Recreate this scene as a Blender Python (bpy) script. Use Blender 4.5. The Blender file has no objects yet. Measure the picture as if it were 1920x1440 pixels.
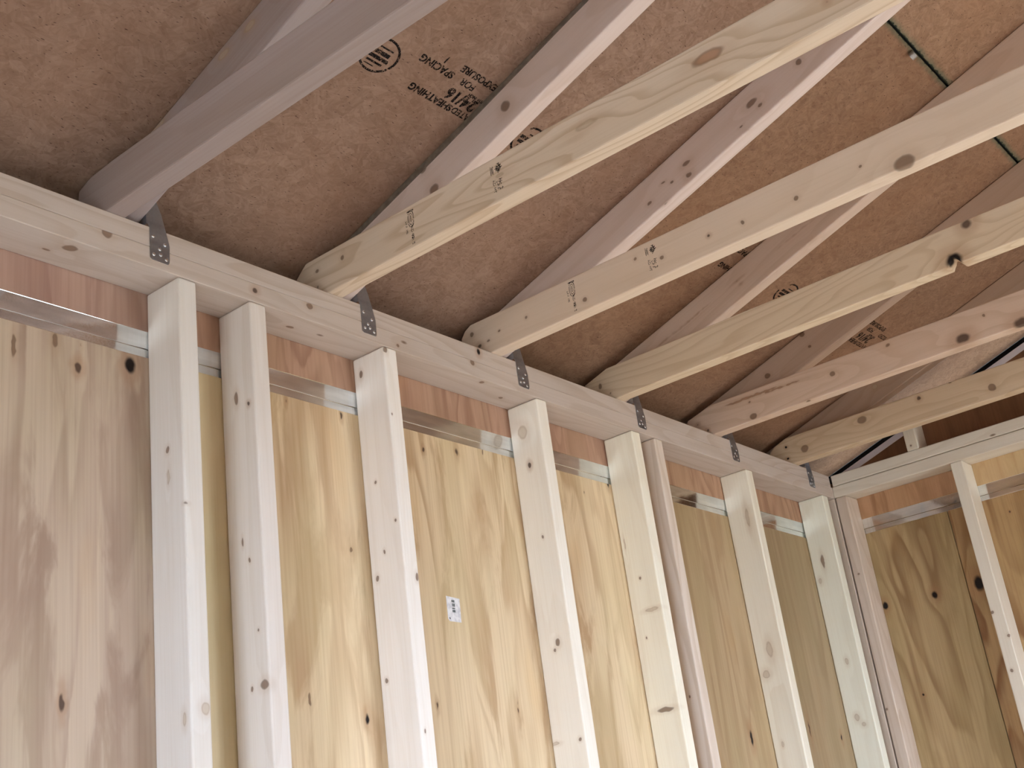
import bpy, bmesh, math, random
from mathutils import Matrix, Vector

# ------------------------------------------------------------------ camera, world, sun, exposure
C = bpy.context.scene.collection
SC = bpy.context.scene
F = 2.39                      # height of the underside of the wall plates above the floor
cam = bpy.data.cameras.new('camera'); camo = bpy.data.objects.new('camera', cam); C.objects.link(camo)
cam.sensor_fit = 'HORIZONTAL'; cam.sensor_width = 36.0; cam.lens = 2315.53/1920*36
cam.clip_start = 0.02
Rr = (0.6263513237789047, -0.7690996939401583, -0.12716005654902324)      # right
Rd = (0.2158043596549311, 0.3278201222007687, -0.9197621680816077)        # down
Rf = (0.7490744272462732, 0.5486525569624259, 0.3713056344633834)         # forward
m = Matrix.Identity(4)
for i in range(3):
    m[i][0] = Rr[i]; m[i][1] = -Rd[i]; m[i][2] = -Rf[i]
m[0][3], m[1][3], m[2][3] = -3.76807822, -1.52924631, -1.02163985+F
camo.matrix_world = m
SC.camera = camo

W = bpy.data.worlds.new('sky'); SC.world = W; W.use_nodes = True
bg = W.node_tree.nodes.get('Background') or W.node_tree.nodes.new('ShaderNodeBackground')
bg.inputs['Color'].default_value = (0.66, 0.79, 1.0, 1)       # blue-grey daylight
bg.inputs['Strength'].default_value = 6.6
YW = -3.60                             # inner face of the long wall opposite
DX0, DX1, DZ = -1.50, -0.55, 2.05      # doorway in that wall, out of the frame at the right
RY0, RY1, RDZ = -2.35, -1.25, 2.05     # doorway in the rear wall behind the camera
XR = -5.60                             # rear wall
def portal(name, loc, d, sx, sy):      # daylight through an opening: only guides the sampling of the sky
    l = bpy.data.lights.new(name, 'AREA'); l.shape = 'RECTANGLE'; l.size = sx; l.size_y = sy; l.cycles.is_portal = True
    o = bpy.data.objects.new(name, l); C.objects.link(o); o.location = loc
    o.rotation_euler = Vector(d).to_track_quat('-Z', 'Z').to_euler()
portal('side_doorway_daylight', ((DX0+DX1)/2, YW-0.12, DZ/2), (0, 1, 0), DX1-DX0, DZ)
portal('rear_doorway_daylight', (XR-0.12, (RY0+RY1)/2, RDZ/2), (1, 0, 0), RY1-RY0, RDZ)
sun = bpy.data.lights.new('sun', 'SUN'); suno = bpy.data.objects.new('sun', sun); C.objects.link(suno)
sun.energy = 2.5; sun.angle = math.radians(3.0); sun.color = (1.0, 0.96, 0.90)     # hazy sun, lands on the floor inside the side doorway
suno.rotation_euler = Vector((-0.10, 0.76, -0.64)).to_track_quat('-Z', 'Y').to_euler()
SC.cycles.blur_glossy = 0.0
SC.view_settings.view_transform = 'Standard'; SC.view_settings.look = 'None'
SC.view_settings.gamma = 1.0; SC.view_settings.use_curve_mapping = False
SC.view_settings.exposure = 2.30
SC.cycles.max_bounces = 10; SC.cycles.diffuse_bounces = 6

# ------------------------------------------------------------------ dimensions (metres)
T2, W4 = 0.038, 0.089                    # a 2x4
RZ, RS = 0.1871+F, 0.3311                # underside of the roof deck: z = RZ - RS*y
RIDGE = -1.80
JX = [-2.7296+0.49524*k for k in range(6)]
SX = [-2.5896, -2.435, -2.0943, -1.5931, -1.1966, -1.0898, -0.5959, -0.0876]
def roof(y): return RZ - RS*y

KNOTS = {
'plyL':[(-2.833,0.089,2.229,20,5,1),(-2.762,0.089,2.258,14,7,1),(-2.721,0.089,2.221,12,8,2),(-2.623,0.089,2.25,19,12,3),(-2.716,0.089,2.258,16,3,1),(-2.745,0.089,1.692,18,5,2),(-2.268,0.089,1.707,16,4,1),(-2.133,0.089,1.674,12,7,3),(-2.28,0.089,2.261,10,3,2),(-2.137,0.089,2.261,10,4,2),(-2.139,0.089,1.987,7,4,1),(-1.902,0.089,2.234,8,4,2),(-1.793,0.089,2.25,13,5,2),(-1.702,0.089,2.266,9,3,1),(-1.94,0.089,1.7,12,3,2),(-1.691,0.089,1.698,26,3,2),(-1.206,0.089,2.269,12,6,3),(-1.32,0.089,2.234,8,3,1),(-0.707,0.089,1.642,24,9,3),(-0.349,0.089,1.665,30,5,2),(-0.145,0.089,1.642,14,6,3),(-1.572,0.089,2.021,5,3,1)],
'plyR':[(0.089,-0.05,2.033,15,11,3),(0.089,-0.214,2.027,15,11,3),(0.089,-0.356,2.031,26,18,3),(0.089,-0.102,1.742,6,5,3),(0.089,-0.503,2.218,5,4,2)],
's1':[(-2.59,0.041,2.088,7,5,1),(-2.59,0.04,2.041,14,4,0),(-2.59,-0.004,1.986,3,8,1),(-2.59,0.017,1.653,12,5,0),(-2.563,0.0,1.667,11,9,0)],
's2':[(-2.435,0.049,2.216,13,6,1),(-2.435,0.017,2.195,5,4,2),(-2.435,0.05,1.954,9,3,1),(-2.435,0.035,1.919,5,3,1),(-2.435,0.021,1.798,4,3,1),(-2.435,0.013,1.709,9,10,1),(-2.435,0.044,1.707,5,3,1)],
's3':[(-2.094,0.068,2.351,9,5,1),(-2.094,0.072,1.931,7,5,1),(-2.094,0.048,1.977,5,3,1),(-2.094,0.012,2.03,4,3,1),(-2.094,0.072,1.739,5,4,1),(-2.094,0.055,2.118,4,3,1),(-2.089,0.0,2.383,9,6,1),(-2.063,0.0,1.92,9,5,1),(-2.083,0.0,1.637,4,3,1),(-2.088,0.0,2.244,3,2,1)],
's4':[(-1.593,0.053,2.321,18,15,0),(-1.593,0.046,2.238,8,5,2),(-1.593,0.037,2.067,5,3,1),(-1.593,0.037,1.832,9,6,1),(-1.593,0.047,1.817,5,4,1),(-1.593,0.015,1.625,5,5,1),(-1.593,0.081,1.626,4,12,0)],
's5':[(-1.197,0.04,1.697,6,24,1),(-1.197,0.031,1.934,5,20,0),(-1.197,0.059,1.871,4,3,1),(-1.197,0.077,2.11,16,2,0),(-1.197,0.049,2.016,5,4,1)],
's5b':[(-1.09,0.055,2.207,7,6,2),(-1.09,0.074,1.875,5,8,1),(-1.09,0.032,1.728,4,3,1),(-1.126,0.0,2.01,8,7,0)],
's6':[(-0.596,0.042,1.872,24,10,0),(-0.596,0.068,1.808,12,12,0),(-0.596,0.061,1.62,8,4,0),(-0.596,0.027,2.25,30,6,0)],
's7':[(-0.088,0.049,2.182,24,6,1),(-0.088,0.072,2.123,10,6,0),(-0.088,0.045,1.864,12,6,0),(-0.088,0.053,1.696,12,8,0),(-0.088,0.036,1.673,8,8,0)],
'rc':[(0.0,0.019,2.158,4,4,1),(0.0,-0.022,2.132,4,4,1),(0.0,-0.0,1.829,8,4,1),(0.0,-0.01,1.71,5,4,1)],
'r1':[(0.0,-0.426,1.847,6,6,1),(0.0,-0.408,1.75,6,5,1),(0.0,-0.398,1.922,5,5,1)],
'j2':[(-2.23,-0.871,2.522,34,13,4),(-2.23,-0.632,2.521,30,9,0),(-2.23,-0.044,2.524,7,7,1),(-2.23,0.027,2.524,7,6,1),(-2.23,-0.047,2.537,5,4,1),(-2.23,0.028,2.489,6,6,1),(-2.23,-1.072,2.504,6,5,2),(-2.23,-0.442,2.515,20,6,0)],
'j3':[(-1.741,-0.464,2.506,6,6,1),(-1.741,-0.402,2.529,5,5,1),(-1.741,-0.576,2.506,4,4,2),(-1.741,-0.652,2.502,5,5,1),(-1.741,-0.77,2.5,6,6,1),(-1.741,-0.981,2.474,22,17,1),(-1.741,-0.264,2.491,7,6,1),(-1.741,0.05,2.53,6,6,1),(-1.741,0.031,2.494,7,6,2),(-1.741,0.006,2.498,6,4,1),(-1.741,-0.028,2.509,4,4,1),(-1.741,-0.106,2.511,5,5,1),(-1.741,-0.903,2.505,4,4,1)],
'j4':[(-1.24,-0.937,2.545,14,13,2),(-1.24,-0.891,2.477,21,19,3),(-1.24,0.043,2.514,6,10,1),(-1.24,0.015,2.486,5,5,1),(-1.24,-0.953,2.323,8,5,0)],
'j5':[(-0.746,-0.129,2.478,12,10,1),(-0.746,-0.296,2.464,8,6,1),(-0.746,-0.126,2.521,5,5,1),(-0.746,0.047,2.511,5,5,2),(-0.746,0.018,2.485,5,5,2),(-0.746,-0.38,2.517,9,8,1),(-0.746,-0.733,2.486,22,14,2),(-0.746,-0.878,2.473,22,16,2),(-0.746,-0.544,2.538,8,6,1),(-0.746,-0.129,2.536,120,5,4),(-0.746,-0.235,2.531,90,4,4),(-0.746,-0.797,2.525,5,5,1),(-0.746,-0.563,2.431,8,5,1)],
'j6':[(-0.253,-0.046,2.502,14,13,1),(-0.253,-0.247,2.531,17,13,1),(-0.253,-0.432,2.538,7,7,2),(-0.253,-0.642,2.498,12,12,1),(-0.253,0.014,2.525,5,5,3),(-0.253,0.016,2.488,5,4,3),(-0.253,-0.532,2.554,6,3,1)],
'R1':[(-2.692,-0.329,2.663,16,9,0),(-2.692,-0.263,2.646,16,9,0),(-2.692,-0.091,2.6,20,8,0)],
'R2':[(-2.192,-0.449,2.674,13,12,1),(-2.192,-0.239,2.644,12,9,1),(-2.192,-0.26,2.59,14,11,1)],
'R3':[(-1.703,-0.711,2.768,16,9,1),(-1.703,-0.728,2.754,7,5,1),(-1.703,-0.745,2.722,9,7,1),(-1.703,-0.542,2.708,12,6,1),(-1.703,-0.542,2.68,9,7,1),(-1.703,-0.562,2.66,7,5,1),(-1.703,-0.44,2.66,8,5,1),(-1.703,-0.478,2.637,9,6,1),(-1.703,-0.692,2.71,8,5,1),(-1.703,-0.479,2.691,8,3,1),(-1.703,-0.828,2.803,8,8,1),(-1.703,-0.678,2.728,7,3,1),(-1.703,-0.5,2.683,5,4,1)],
'R4':[(-1.202,-0.244,2.614,30,1.8,3),(-1.202,-0.198,2.598,50,2,3),(-1.202,-0.154,2.585,30,1.8,3),(-1.202,-0.549,2.711,48,2,3),(-1.202,-0.375,2.658,16,2.5,3),(-1.202,-0.382,2.646,5,3,2),(-1.202,-0.587,2.659,12,12,0)],
'R5':[(-0.708,-0.179,2.592,10,9,1),(-0.708,-0.306,2.673,9,8,1),(-0.708,-0.32,2.63,5,5,1),(-0.708,-0.871,2.603,14,4,2),(-0.708,-0.809,2.609,5,5,1)],
'R6':[(-0.215,-0.298,2.632,12,10,0)],
'pu':[(-2.728,0.0,2.424,11,9,1),(-2.421,0.0,2.414,7,6,2),(-2.288,0.0,2.421,9,7,1),(-1.788,0.0,2.455,7,9,3),(-1.814,0.0,2.423,7,8,1),(-2.051,0.0,2.401,5,4,1)],
'pl':[(-2.779,0.025,2.39,14,10,1),(-2.806,0.051,2.39,8,3,1),(-2.303,0.043,2.39,10,5,1),(-1.773,0.013,2.39,8,6,1),(-1.665,0.049,2.39,8,5,1)],
}

# ------------------------------------------------------------------ node helpers
class NT:
    def __init__(s, name):
        s.m = bpy.data.materials.new(name); s.m.use_nodes = True
        s.t = s.m.node_tree; s.t.nodes.clear()
        s.out = s.n('OutputMaterial'); s.b = s.n('BsdfPrincipled'); s.l(s.b.outputs[0], s.out.inputs[0])
        s.tc = s.n('TexCoord').outputs['Object']
    def n(s, k): return s.t.nodes.new('ShaderNode'+k)
    def l(s, a, b): s.t.links.new(a, b)
    def put(s, sock, v):
        if isinstance(v, bpy.types.NodeSocket): s.l(v, sock)
        else: sock.default_value = v
    def mapping(s, v, loc=(0,0,0), rot=(0,0,0), sc=(1,1,1)):
        n = s.n('Mapping'); s.l(v, n.inputs[0]); n.inputs[1].default_value = loc
        n.inputs[2].default_value = rot; n.inputs[3].default_value = sc; return n.outputs[0]
    def noise(s, v, scale=1.0, detail=2.0, rough=0.5, dist=0.0, col=False):
        n = s.n('TexNoise'); s.l(v, n.inputs['Vector']); n.inputs['Scale'].default_value = scale
        n.inputs['Detail'].default_value = detail; n.inputs['Roughness'].default_value = rough
        n.inputs['Distortion'].default_value = dist; return n.outputs['Color' if col else 0]
    def math(s, op, a, b=0.0, c=0.0, clamp=False):
        n = s.n('Math'); n.operation = op; n.use_clamp = clamp
        s.put(n.inputs[0], a); s.put(n.inputs[1], b); s.put(n.inputs[2], c); return n.outputs[0]
    def vmath(s, op, a, b=None):
        n = s.n('VectorMath'); n.operation = op; s.put(n.inputs[0], a)
        if b is not None: s.put(n.inputs[1], b)
        return n.outputs['Value' if op in ('LENGTH','DOT_PRODUCT','DISTANCE') else 0]
    def rng(s, v, a, b, c=0.0, d=1.0, smooth=True):
        n = s.n('MapRange'); n.interpolation_type = 'SMOOTHSTEP' if smooth else 'LINEAR'
        s.put(n.inputs[0], v)
        for i, q in enumerate((a, b, c, d)): n.inputs[i+1].default_value = q
        return n.outputs[0]
    def mix(s, f, a, b, mode='MIX'):
        n = s.n('Mix'); n.data_type = 'RGBA'; n.blend_type = mode; n.clamp_factor = True
        s.put(n.inputs[0], f); s.put(n.inputs[6], a if not isinstance(a, tuple) else (*a, 1) if len(a) == 3 else a)
        s.put(n.inputs[7], b if not isinstance(b, tuple) else (*b, 1) if len(b) == 3 else b); return n.outputs[2]
    def bump(s, h, strength=0.2, dist=0.002):
        n = s.n('Bump'); s.l(h, n.inputs['Height']); n.inputs['Strength'].default_value = strength
        n.inputs['Distance'].default_value = dist; s.l(n.outputs[0], s.b.inputs['Normal'])
    def done(s, col, rough=0.6, spec=0.3, metal=0.0):
        s.put(s.b.inputs['Base Color'], col if not isinstance(col, tuple) else (*col, 1))
        s.put(s.b.inputs['Roughness'], rough); s.b.inputs['Specular IOR Level'].default_value = spec
        s.b.inputs['Metallic'].default_value = metal; return s.m

def sr(r, g, b):
    f = lambda c: (c/255/12.92) if c <= 10.3 else ((c/255+0.055)/1.055)**2.4
    return (f(r), f(g), f(b))

KC = [(sr(186,166,140), 0.5), (sr(120,92,72), 0.8), (sr(64,44,36), 0.85), (sr(26,17,15), 1.0), (sr(168,122,92), 0.75)]
def knots_on(N, P, col, knots, Minv, field=None, vertical=False):
    """colour of the knots, given in world metres, on top of col; returns colour and grain deflection"""
    defl = None
    wob = N.noise(P, 160.0, 1.0)
    wv = N.vmath('SCALE', N.noise(P, 55.0, 1.0, col=True)); wv.node.inputs['Scale'].default_value = 0.009 if vertical else 0.006
    PW = N.vmath('ADD', P, wv)
    for (x, y, z, a, b, k) in knots:
        p = Minv @ Vector((x, y, z)) + Vector((0.003, 0.003, 0.003))
        sc = (1000/a, 1000/b, 1000/b) if not vertical else (1000/a, 1000/b, 1000/b)
        mp = N.mapping(PW, loc=tuple(-p[i]*sc[i] for i in range(3)), sc=sc)
        d = N.vmath('LENGTH', mp)
        c, s = KC[k]
        f = N.rng(d, 1.10, 0.55, 0.0, s)
        if k in (0, 1, 4):
            ring = N.math('MULTIPLY', N.rng(N.math('ABSOLUTE', N.math('SUBTRACT', d, 0.78)), 0.25, 0.0), 0.35)
            col = N.mix(N.rng(d, 2.4, 1.0, 0.0, 0.18), col, sr(175,142,110))
            col = N.mix(f, col, c); col = N.mix(ring, col, sr(84,60,44) if k else sr(160,132,104))
        else:
            col = N.mix(N.rng(d, 2.8, 1.0, 0.0, 0.35), col, sr(160,116,82))
            col = N.mix(f, col, c)
        if 8 < a < 40:
            e = N.rng(d, 5.0, 0.5, 0.0, 1.0)
            e = N.math('MULTIPLY', e, min(0.9, a*0.022)*(1 if b > a*0.5 else 0.6))
            defl = e if defl is None else N.math('ADD', defl, e)
    return col, defl

def lumber(name, tone=(226,200,160), grain=0.25, freq=5.0, knots=(), M=None, seed=0.0, tint=None, specks=True):
    """spruce stud stock: rings that run along local X, small pin knots, a little colour drift"""
    N = NT(name); P = N.tc
    Q = N.mapping(P, loc=(seed*3.17, seed*1.7, seed*2.3), sc=(1.1, 8.5, 8.5))
    n1 = N.noise(Q, 1.0, 1.5, 0.45)
    base = sr(*tone)
    dark = tuple(c*k for c, k in zip(base, (0.72, 0.63, 0.52)))
    low = N.noise(N.mapping(P, loc=(seed, 0, seed*2), sc=(1.3, 5, 5)), 1.0, 2.0)
    col = N.mix(N.rng(low, 0.3, 0.75, 0, 0.5), base, tuple(c*k for c, k in zip(base, (0.93, 0.90, 0.87))))
    kc = None
    if knots:
        _, kc = knots_on(N, P, col, knots, M.inverted())
    f = N.math('MULTIPLY', n1, freq)
    if kc is not None: f = N.math('ADD', f, kc)
    w = N.math('FRACT', N.math('MULTIPLY', f, 2.0))
    line = N.math('MULTIPLY', N.rng(w, 0.35 if freq < 8 else 0.5, 0.9), N.rng(w, 1.0, 0.93))
    col = N.mix(N.math('MULTIPLY', line, grain), col, dark)
    st = N.noise(N.mapping(P, loc=(0, seed, 0), sc=(5, 230, 230)), 1.0, 2.0)
    col = N.mix(N.rng(st, 0.38, 0.8, 0, 0.14), col, dark)
    if specks:      # pin knots
        v = N.n('TexVoronoi'); v.feature = 'F1'; N.l(N.mapping(P, loc=(seed*5, seed, seed*2), sc=(5.5, 14, 14)), v.inputs['Vector'])
        v.inputs['Scale'].default_value = 1.0
        col = N.mix(N.rng(v.outputs['Distance'], 0.075, 0.035, 0, 0.8), col, sr(105,76,52))
    if knots: col, _ = knots_on(N, P, col, knots, M.inverted())
    if tint: col = N.mix(1.0, col, tint, 'MULTIPLY')
    N.bump(N.math('ADD', st, N.math('MULTIPLY', line, 0.4)), 0.12, 0.0006)
    return N.done(col, N.rng(st, 0.3, 0.7, 0.5, 0.68), 0.25)

def plywood(name, base, dark, knots=(), M=None, seed=0.0, freq=6.0, sx=5.0, sz=0.55, g=0.5, patch=0.5, stripes=0.25):
    """rotary cut veneer, grain along local X"""
    N = NT(name); P = N.tc
    Q = N.mapping(P, loc=(seed*1.3, seed*2.9, seed*0.7), sc=(sz, sx, sx))
    n1 = N.noise(Q, 1.0, 2.6, 0.5, 0.35)
    b, d = sr(*base), sr(*dark)
    kc = None
    Mi = M.inverted() if M is not None else None
    if knots: _, kc = knots_on(N, P, (1, 1, 1), knots, Mi, vertical=True)
    f = N.math('MULTIPLY', n1, freq)
    if kc is not None: f = N.math('ADD', f, kc)
    w = N.math('FRACT', f)
    wob = N.noise(N.mapping(P, loc=(seed, 0, 0), sc=(2.2, 9, 9)), 1.0, 2.0)
    line = N.math('MULTIPLY', N.rng(w, 0.3, 0.85), N.rng(w, 1.0, 0.85))
    line = N.math('MULTIPLY', line, N.rng(wob, 0.3, 0.62, 0.25, 1.0))
    col = N.mix(N.math('MULTIPLY', line, g), b, d)
    blot = N.noise(N.mapping(P, loc=(seed*4, 0, seed), sc=(2.6, 12, 12)), 1.0, 5.0, 0.58, 0.7)
    col = N.mix(N.rng(blot, 0.49, 0.63, 0, patch), col, tuple(x*0.8+y*0.2 for x, y in zip(d, b)))
    hue = N.noise(N.mapping(P, loc=(seed*6, seed, 0), sc=(2.4, 7, 7)), 1.0, 3.0)
    col = N.mix(N.rng(hue, 0.40, 0.66, 0, 0.45), col, tuple(c*k for c, k in zip(b, (0.86, 0.90, 0.80))))
    col = N.mix(N.rng(hue, 0.40, 0.28, 0, 0.45), col, tuple(c*k for c, k in zip(b, (0.98, 0.88, 0.74))))
    pale = N.noise(N.mapping(P, loc=(seed*2, seed, 0), sc=(1.0, 6, 6)), 1.0, 1.0)
    col = N.mix(N.rng(pale, 0.5, 0.75, 0, 0.35), col, tuple(min(1, c*1.18) for c in b))
    st = N.noise(N.mapping(P, sc=(3, 160, 160)), 1.0, 2.0)
    col = N.mix(N.rng(st, 0.35, 0.8, 0, stripes), col, d)
    fine = N.noise(N.mapping(P, loc=(seed*9, 0, 0), sc=(14, 60, 60)), 1.0, 2.0)
    col = N.mix(N.rng(fine, 0.76, 0.84, 0, 0.25), col, sr(130,102,74))
    if knots: col, _ = knots_on(N, P, col, knots, Mi, vertical=True)
    N.bump(st, 0.15, 0.0008)
    return N.done(col, 0.62, 0.22)

def osb(name, base=(170,134,100), seed=0.0):
    """pressed strands: cells that each turn their own streaks, with dark chips between"""
    N = NT(name); P = N.mapping(N.tc, loc=(seed, seed*1.7, 0))
    warp = N.vmath('SCALE', N.noise(P, 9.0, 2.0, col=True)); warp.node.inputs['Scale'].default_value = 0.05
    PW = N.vmath('ADD', P, warp)
    b = sr(*base)
    col = None
    hsum = None
    for i, (sc, st) in enumerate(((34.0, 0.5), (60.0, 0.5))):
        v = N.n('TexVoronoi'); v.feature = 'F1'; N.l(N.mapping(PW, loc=(i*3.3, i, 0), sc=(1, 1.5, 1)), v.inputs['Vector']); v.inputs['Scale'].default_value = sc
        sep = N.n('SeparateColor'); N.l(v.outputs['Color'], sep.inputs[0])
        rot = N.n('VectorRotate'); rot.rotation_type = 'Z_AXIS'; N.l(P, rot.inputs['Vector'])
        N.l(N.math('MULTIPLY', sep.outputs[0], 3.1416), rot.inputs['Angle'])
        s = N.noise(N.mapping(rot.outputs[0], sc=(14, 150, 1)), 1.0, 3.0)
        t = N.math('ADD', N.math('MULTIPLY', sep.outputs[1], 0.30), N.math('MULTIPLY', s, 1.05))
        c = N.mix(N.rng(t, 0.3, 1.05), tuple(x*y for x, y in zip(b, (0.66, 0.60, 0.56))), tuple(x*y for x, y in zip(b, (1.20, 1.22, 1.24))))
        col = c if col is None else N.mix(st, col, c)
        hsum = s if hsum is None else N.math('ADD', hsum, s)
    big = N.noise(P, 2.2, 3.0)
    col = N.mix(N.rng(big, 0.35, 0.7, 0, 0.35), col, tuple(x*y for x, y in zip(b, (0.95, 0.80, 0.68))))
    for i, (sc, th, ax) in enumerate(((40.0, 0.15, 0.5), (24.0, 0.10, 1.5), (70.0, 0.20, 1.1), (15.0, 0.06, 2.4), (32.0, 0.10, 2.9))):
        v = N.n('TexVoronoi'); v.feature = 'F1'
        N.l(N.mapping(PW, loc=(i*7, 0, 0), rot=(0, 0, ax), sc=(1, 4.0, 1)), v.inputs['Vector']); v.inputs['Scale'].default_value = sc
        pick = N.n('SeparateColor'); N.l(v.outputs['Color'], pick.inputs[0])
        f = N.math('MULTIPLY', N.rng(v.outputs['Distance'], th, th*0.5), N.rng(pick.outputs[0], 0.66, 0.74, 0, 0.8))
        col = N.mix(f, col, sr(74,46,34))
    # green edge sealer that has bled onto the faces beside the long joint (local y is measured along the slope)
    return N, col, hsum, P

# ------------------------------------------------------------------ mesh helpers
def frame(L, up, o):
    X = Vector(L).normalized(); Z = (Vector(up) - X*Vector(up).dot(X)).normalized(); Y = Z.cross(X)
    M = Matrix.Identity(4)
    for i in range(3): M[i][0] = X[i]; M[i][1] = Y[i]; M[i][2] = Z[i]; M[i][3] = o[i]
    return M

def link(name, bm, mat, parent=None, M=None, smooth=False):
    """bm holds world coordinates; the object gets matrix M and local coordinates"""
    me = bpy.data.meshes.new(name)
    M = M or Matrix.Identity(4)
    bmesh.ops.transform(bm, matrix=M.inverted(), verts=bm.verts)
    bmesh.ops.recalc_face_normals(bm, faces=bm.faces)
    bm.to_mesh(me); bm.free()
    for mm in (mat if isinstance(mat, (list, tuple)) else [mat]): me.materials.append(mm)
    if smooth:
        for p in me.polygons: p.use_smooth = True
    o = bpy.data.objects.new(name, me); C.objects.link(o)
    if parent is not None:
        o.parent = parent; o.matrix_local = parent_inv(parent) @ M
    else: o.matrix_world = M
    o['_'] = 1; del o['_']
    MW[o.name] = M
    return o
MW = {}
def parent_inv(p): return MW[p.name].inverted()

def empty(name, loc):
    o = bpy.data.objects.new(name, None); C.objects.link(o); o.empty_display_size = 0.05
    M = Matrix.Translation(Vector(loc)); o.matrix_world = M; MW[o.name] = M; return o

def prism(prof, axis, a, b, bev=0.0, seg=2):
    """prof: 2D outline in the two axes other than axis (cyclic order x,y,z), extruded from a to b along axis"""
    bm = bmesh.new()
    def mk(p, t):
        c = [0, 0, 0]; o = [i for i in range(3) if i != axis]; c[o[0]] = p[0]; c[o[1]] = p[1]; c[axis] = t; return c
    v0 = [bm.verts.new(mk(p, a)) for p in prof]; v1 = [bm.verts.new(mk(p, b)) for p in prof]
    bm.faces.new(v0); bm.faces.new(list(reversed(v1)))
    n = len(prof)
    for i in range(n): bm.faces.new((v0[i], v0[(i+1) % n], v1[(i+1) % n], v1[i]))
    bmesh.ops.recalc_face_normals(bm, faces=bm.faces)
    if bev: bmesh.ops.bevel(bm, geom=list(bm.edges), offset=bev, segments=seg, profile=0.5, affect='EDGES', clamp_overlap=True)
    return bm

def box(x0, x1, y0, y1, z0, z1, bev=0.0, seg=2):
    return prism([(x0, y0), (x1, y0), (x1, y1), (x0, y1)], 2, z0, z1, bev, seg)

def tag(o, label=None, cat=None, group=None, kind=None):
    if label: o['label'] = label
    if cat: o['category'] = cat
    if group: o['group'] = group
    if kind: o['kind'] = kind
    return o

# ------------------------------------------------------------------ shared materials
def metal(name, base=(0.62,0.64,0.66), rough=0.32, seed=0, wave=0.0):
    N = NT(name); P = N.mapping(N.tc, loc=(seed, 0, 0))
    sp = N.noise(P, 260.0, 2.0)
    big = N.noise(N.mapping(P, sc=(1, 1, 6)), 9.0, 2.0)
    col = N.mix(N.rng(big, 0.3, 0.7), tuple(c*0.82 for c in base), base)
    N.bump(N.math('ADD', N.math('MULTIPLY', N.noise(P, 14.0, 1.0), 1.0), N.math('MULTIPLY', sp, 0.01)), wave, 0.01)
    return N.done(col, N.rng(sp, 0.3, 0.7, rough*0.8, rough*1.25), 0.5, 1.0)
def plain(name, col, rough=0.7, spec=0.3, vary=0.12, scale=20.0):
    N = NT(name); n = N.noise(N.tc, scale, 3.0)
    c = sr(*col); return N.done(N.mix(N.rng(n, 0.3, 0.7), tuple(x*(1-vary) for x in c), c), rough, spec)

M_tie = metal('galvanised_strap', (0.40, 0.42, 0.46), 0.42, 3, 0.1)
M_nail = metal('nail_head', (0.75, 0.77, 0.8), 0.3, 5)
def ink(name, fade=0.5, col=(30,24,24)):
    """worn stamp ink: broken up where the roller missed"""
    N = NT(name); n = N.noise(N.tc, 420.0, 3.0); n2 = N.noise(N.tc, 90.0, 2.0)
    N.done(sr(*col), 0.8, 0.1)
    tr = N.n('BsdfTransparent'); mx = N.n('MixShader')
    f = N.rng(N.math('ADD', n, N.math('MULTIPLY', n2, 0.6)), 0.62+fade*0.3, 0.82+fade*0.3, 1.0, 0.0)
    N.l(f, mx.inputs[0]); N.l(tr.outputs[0], mx.inputs[1]); N.l(N.b.outputs[0], mx.inputs[2]); N.l(mx.outputs[0], N.out.inputs[0])
    return N.m
M_ink = ink('black_stamp_ink', 0.42)
M_ink2 = ink('grade_stamp_ink', 0.34, (50,40,38))

# ------------------------------------------------------------------ floor, ground, outer shell (mostly out of view)
fl = plain('floor_plywood', (196,190,180), 0.7, 0.2, 0.15, 3.0)
o = link('floor', box(XR, 0.1, YW-0.1, 0.1, -0.02, 0.0), fl); tag(o, kind='structure')
gr = plain('ground_gravel', (150,145,132), 0.9, 0.1, 0.3, 2.0)
o = link('ground', box(-30, 30, -40, 30, -0.35, -0.3), gr); tag(o, kind='structure')

# ------------------------------------------------------------------ left wall: sheathing
UP = (0, 0, 1)
wl_ = empty('wall_left', (-2.5, 0.1, 0)); tag(wl_, kind='structure')
FB, FT = F-0.1196, F-0.0703
def ply_panel(parent, x0, x1, y0, y1, z0, z1, mat_args, M=None, axis='x'):
    M = frame((0,0,1), (0,1,0) if axis == 'x' else (1,0,0), ((x0+x1)/2, (y0+y1)/2, z0))
    mat = plywood(M=M, **mat_args)
    return link('plywood_panel', box(x0, x1, y0, y1, z0, z1, 0.001, 1), mat, parent, M)
KL = KNOTS['plyL']
def sel(lst, a, b, ax=0): return [k for k in lst if a-0.03 <= k[ax] <= b+0.03]
YS = W4+0.0008
lower = [(-4.80, -3.62, dict(base=(196,178,156), dark=(150,122,100), seed=8.1)),
         (-3.617, -2.572, dict(base=(196,176,156), dark=(140,110,94), seed=1.35, g=0.6, sx=6.5, sz=0.6, freq=8, patch=0.75)),
         (-2.570, -2.417, dict(base=(214,196,160), dark=(196,168,126), seed=2.2, g=0.3, patch=0.3, freq=3)),
         (-2.415, -1.180, dict(base=(226,204,170), dark=(170,132,94), seed=3.7, g=0.6, sx=5.5, sz=0.75, freq=8, patch=0.8)),
         (-1.178, -0.575, dict(base=(186,162,128), dark=(148,116,82), seed=4.3, g=0.5, sx=7, sz=0.45, freq=9, patch=0.4)),
         (-0.573, 0.088, dict(base=(172,150,118), dark=(138,112,80), seed=5.9, g=0.4, sx=8, sz=0.4, freq=9, patch=0.3))]
for a, b, d in lower:
    d = dict(d); d['name'] = 'wall_veneer'; d['knots'] = sel(KL, a, b)
    ply_panel(wl_, a, b, YS, YS+0.012, 0.0, FB, d)
FTU = FT
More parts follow.
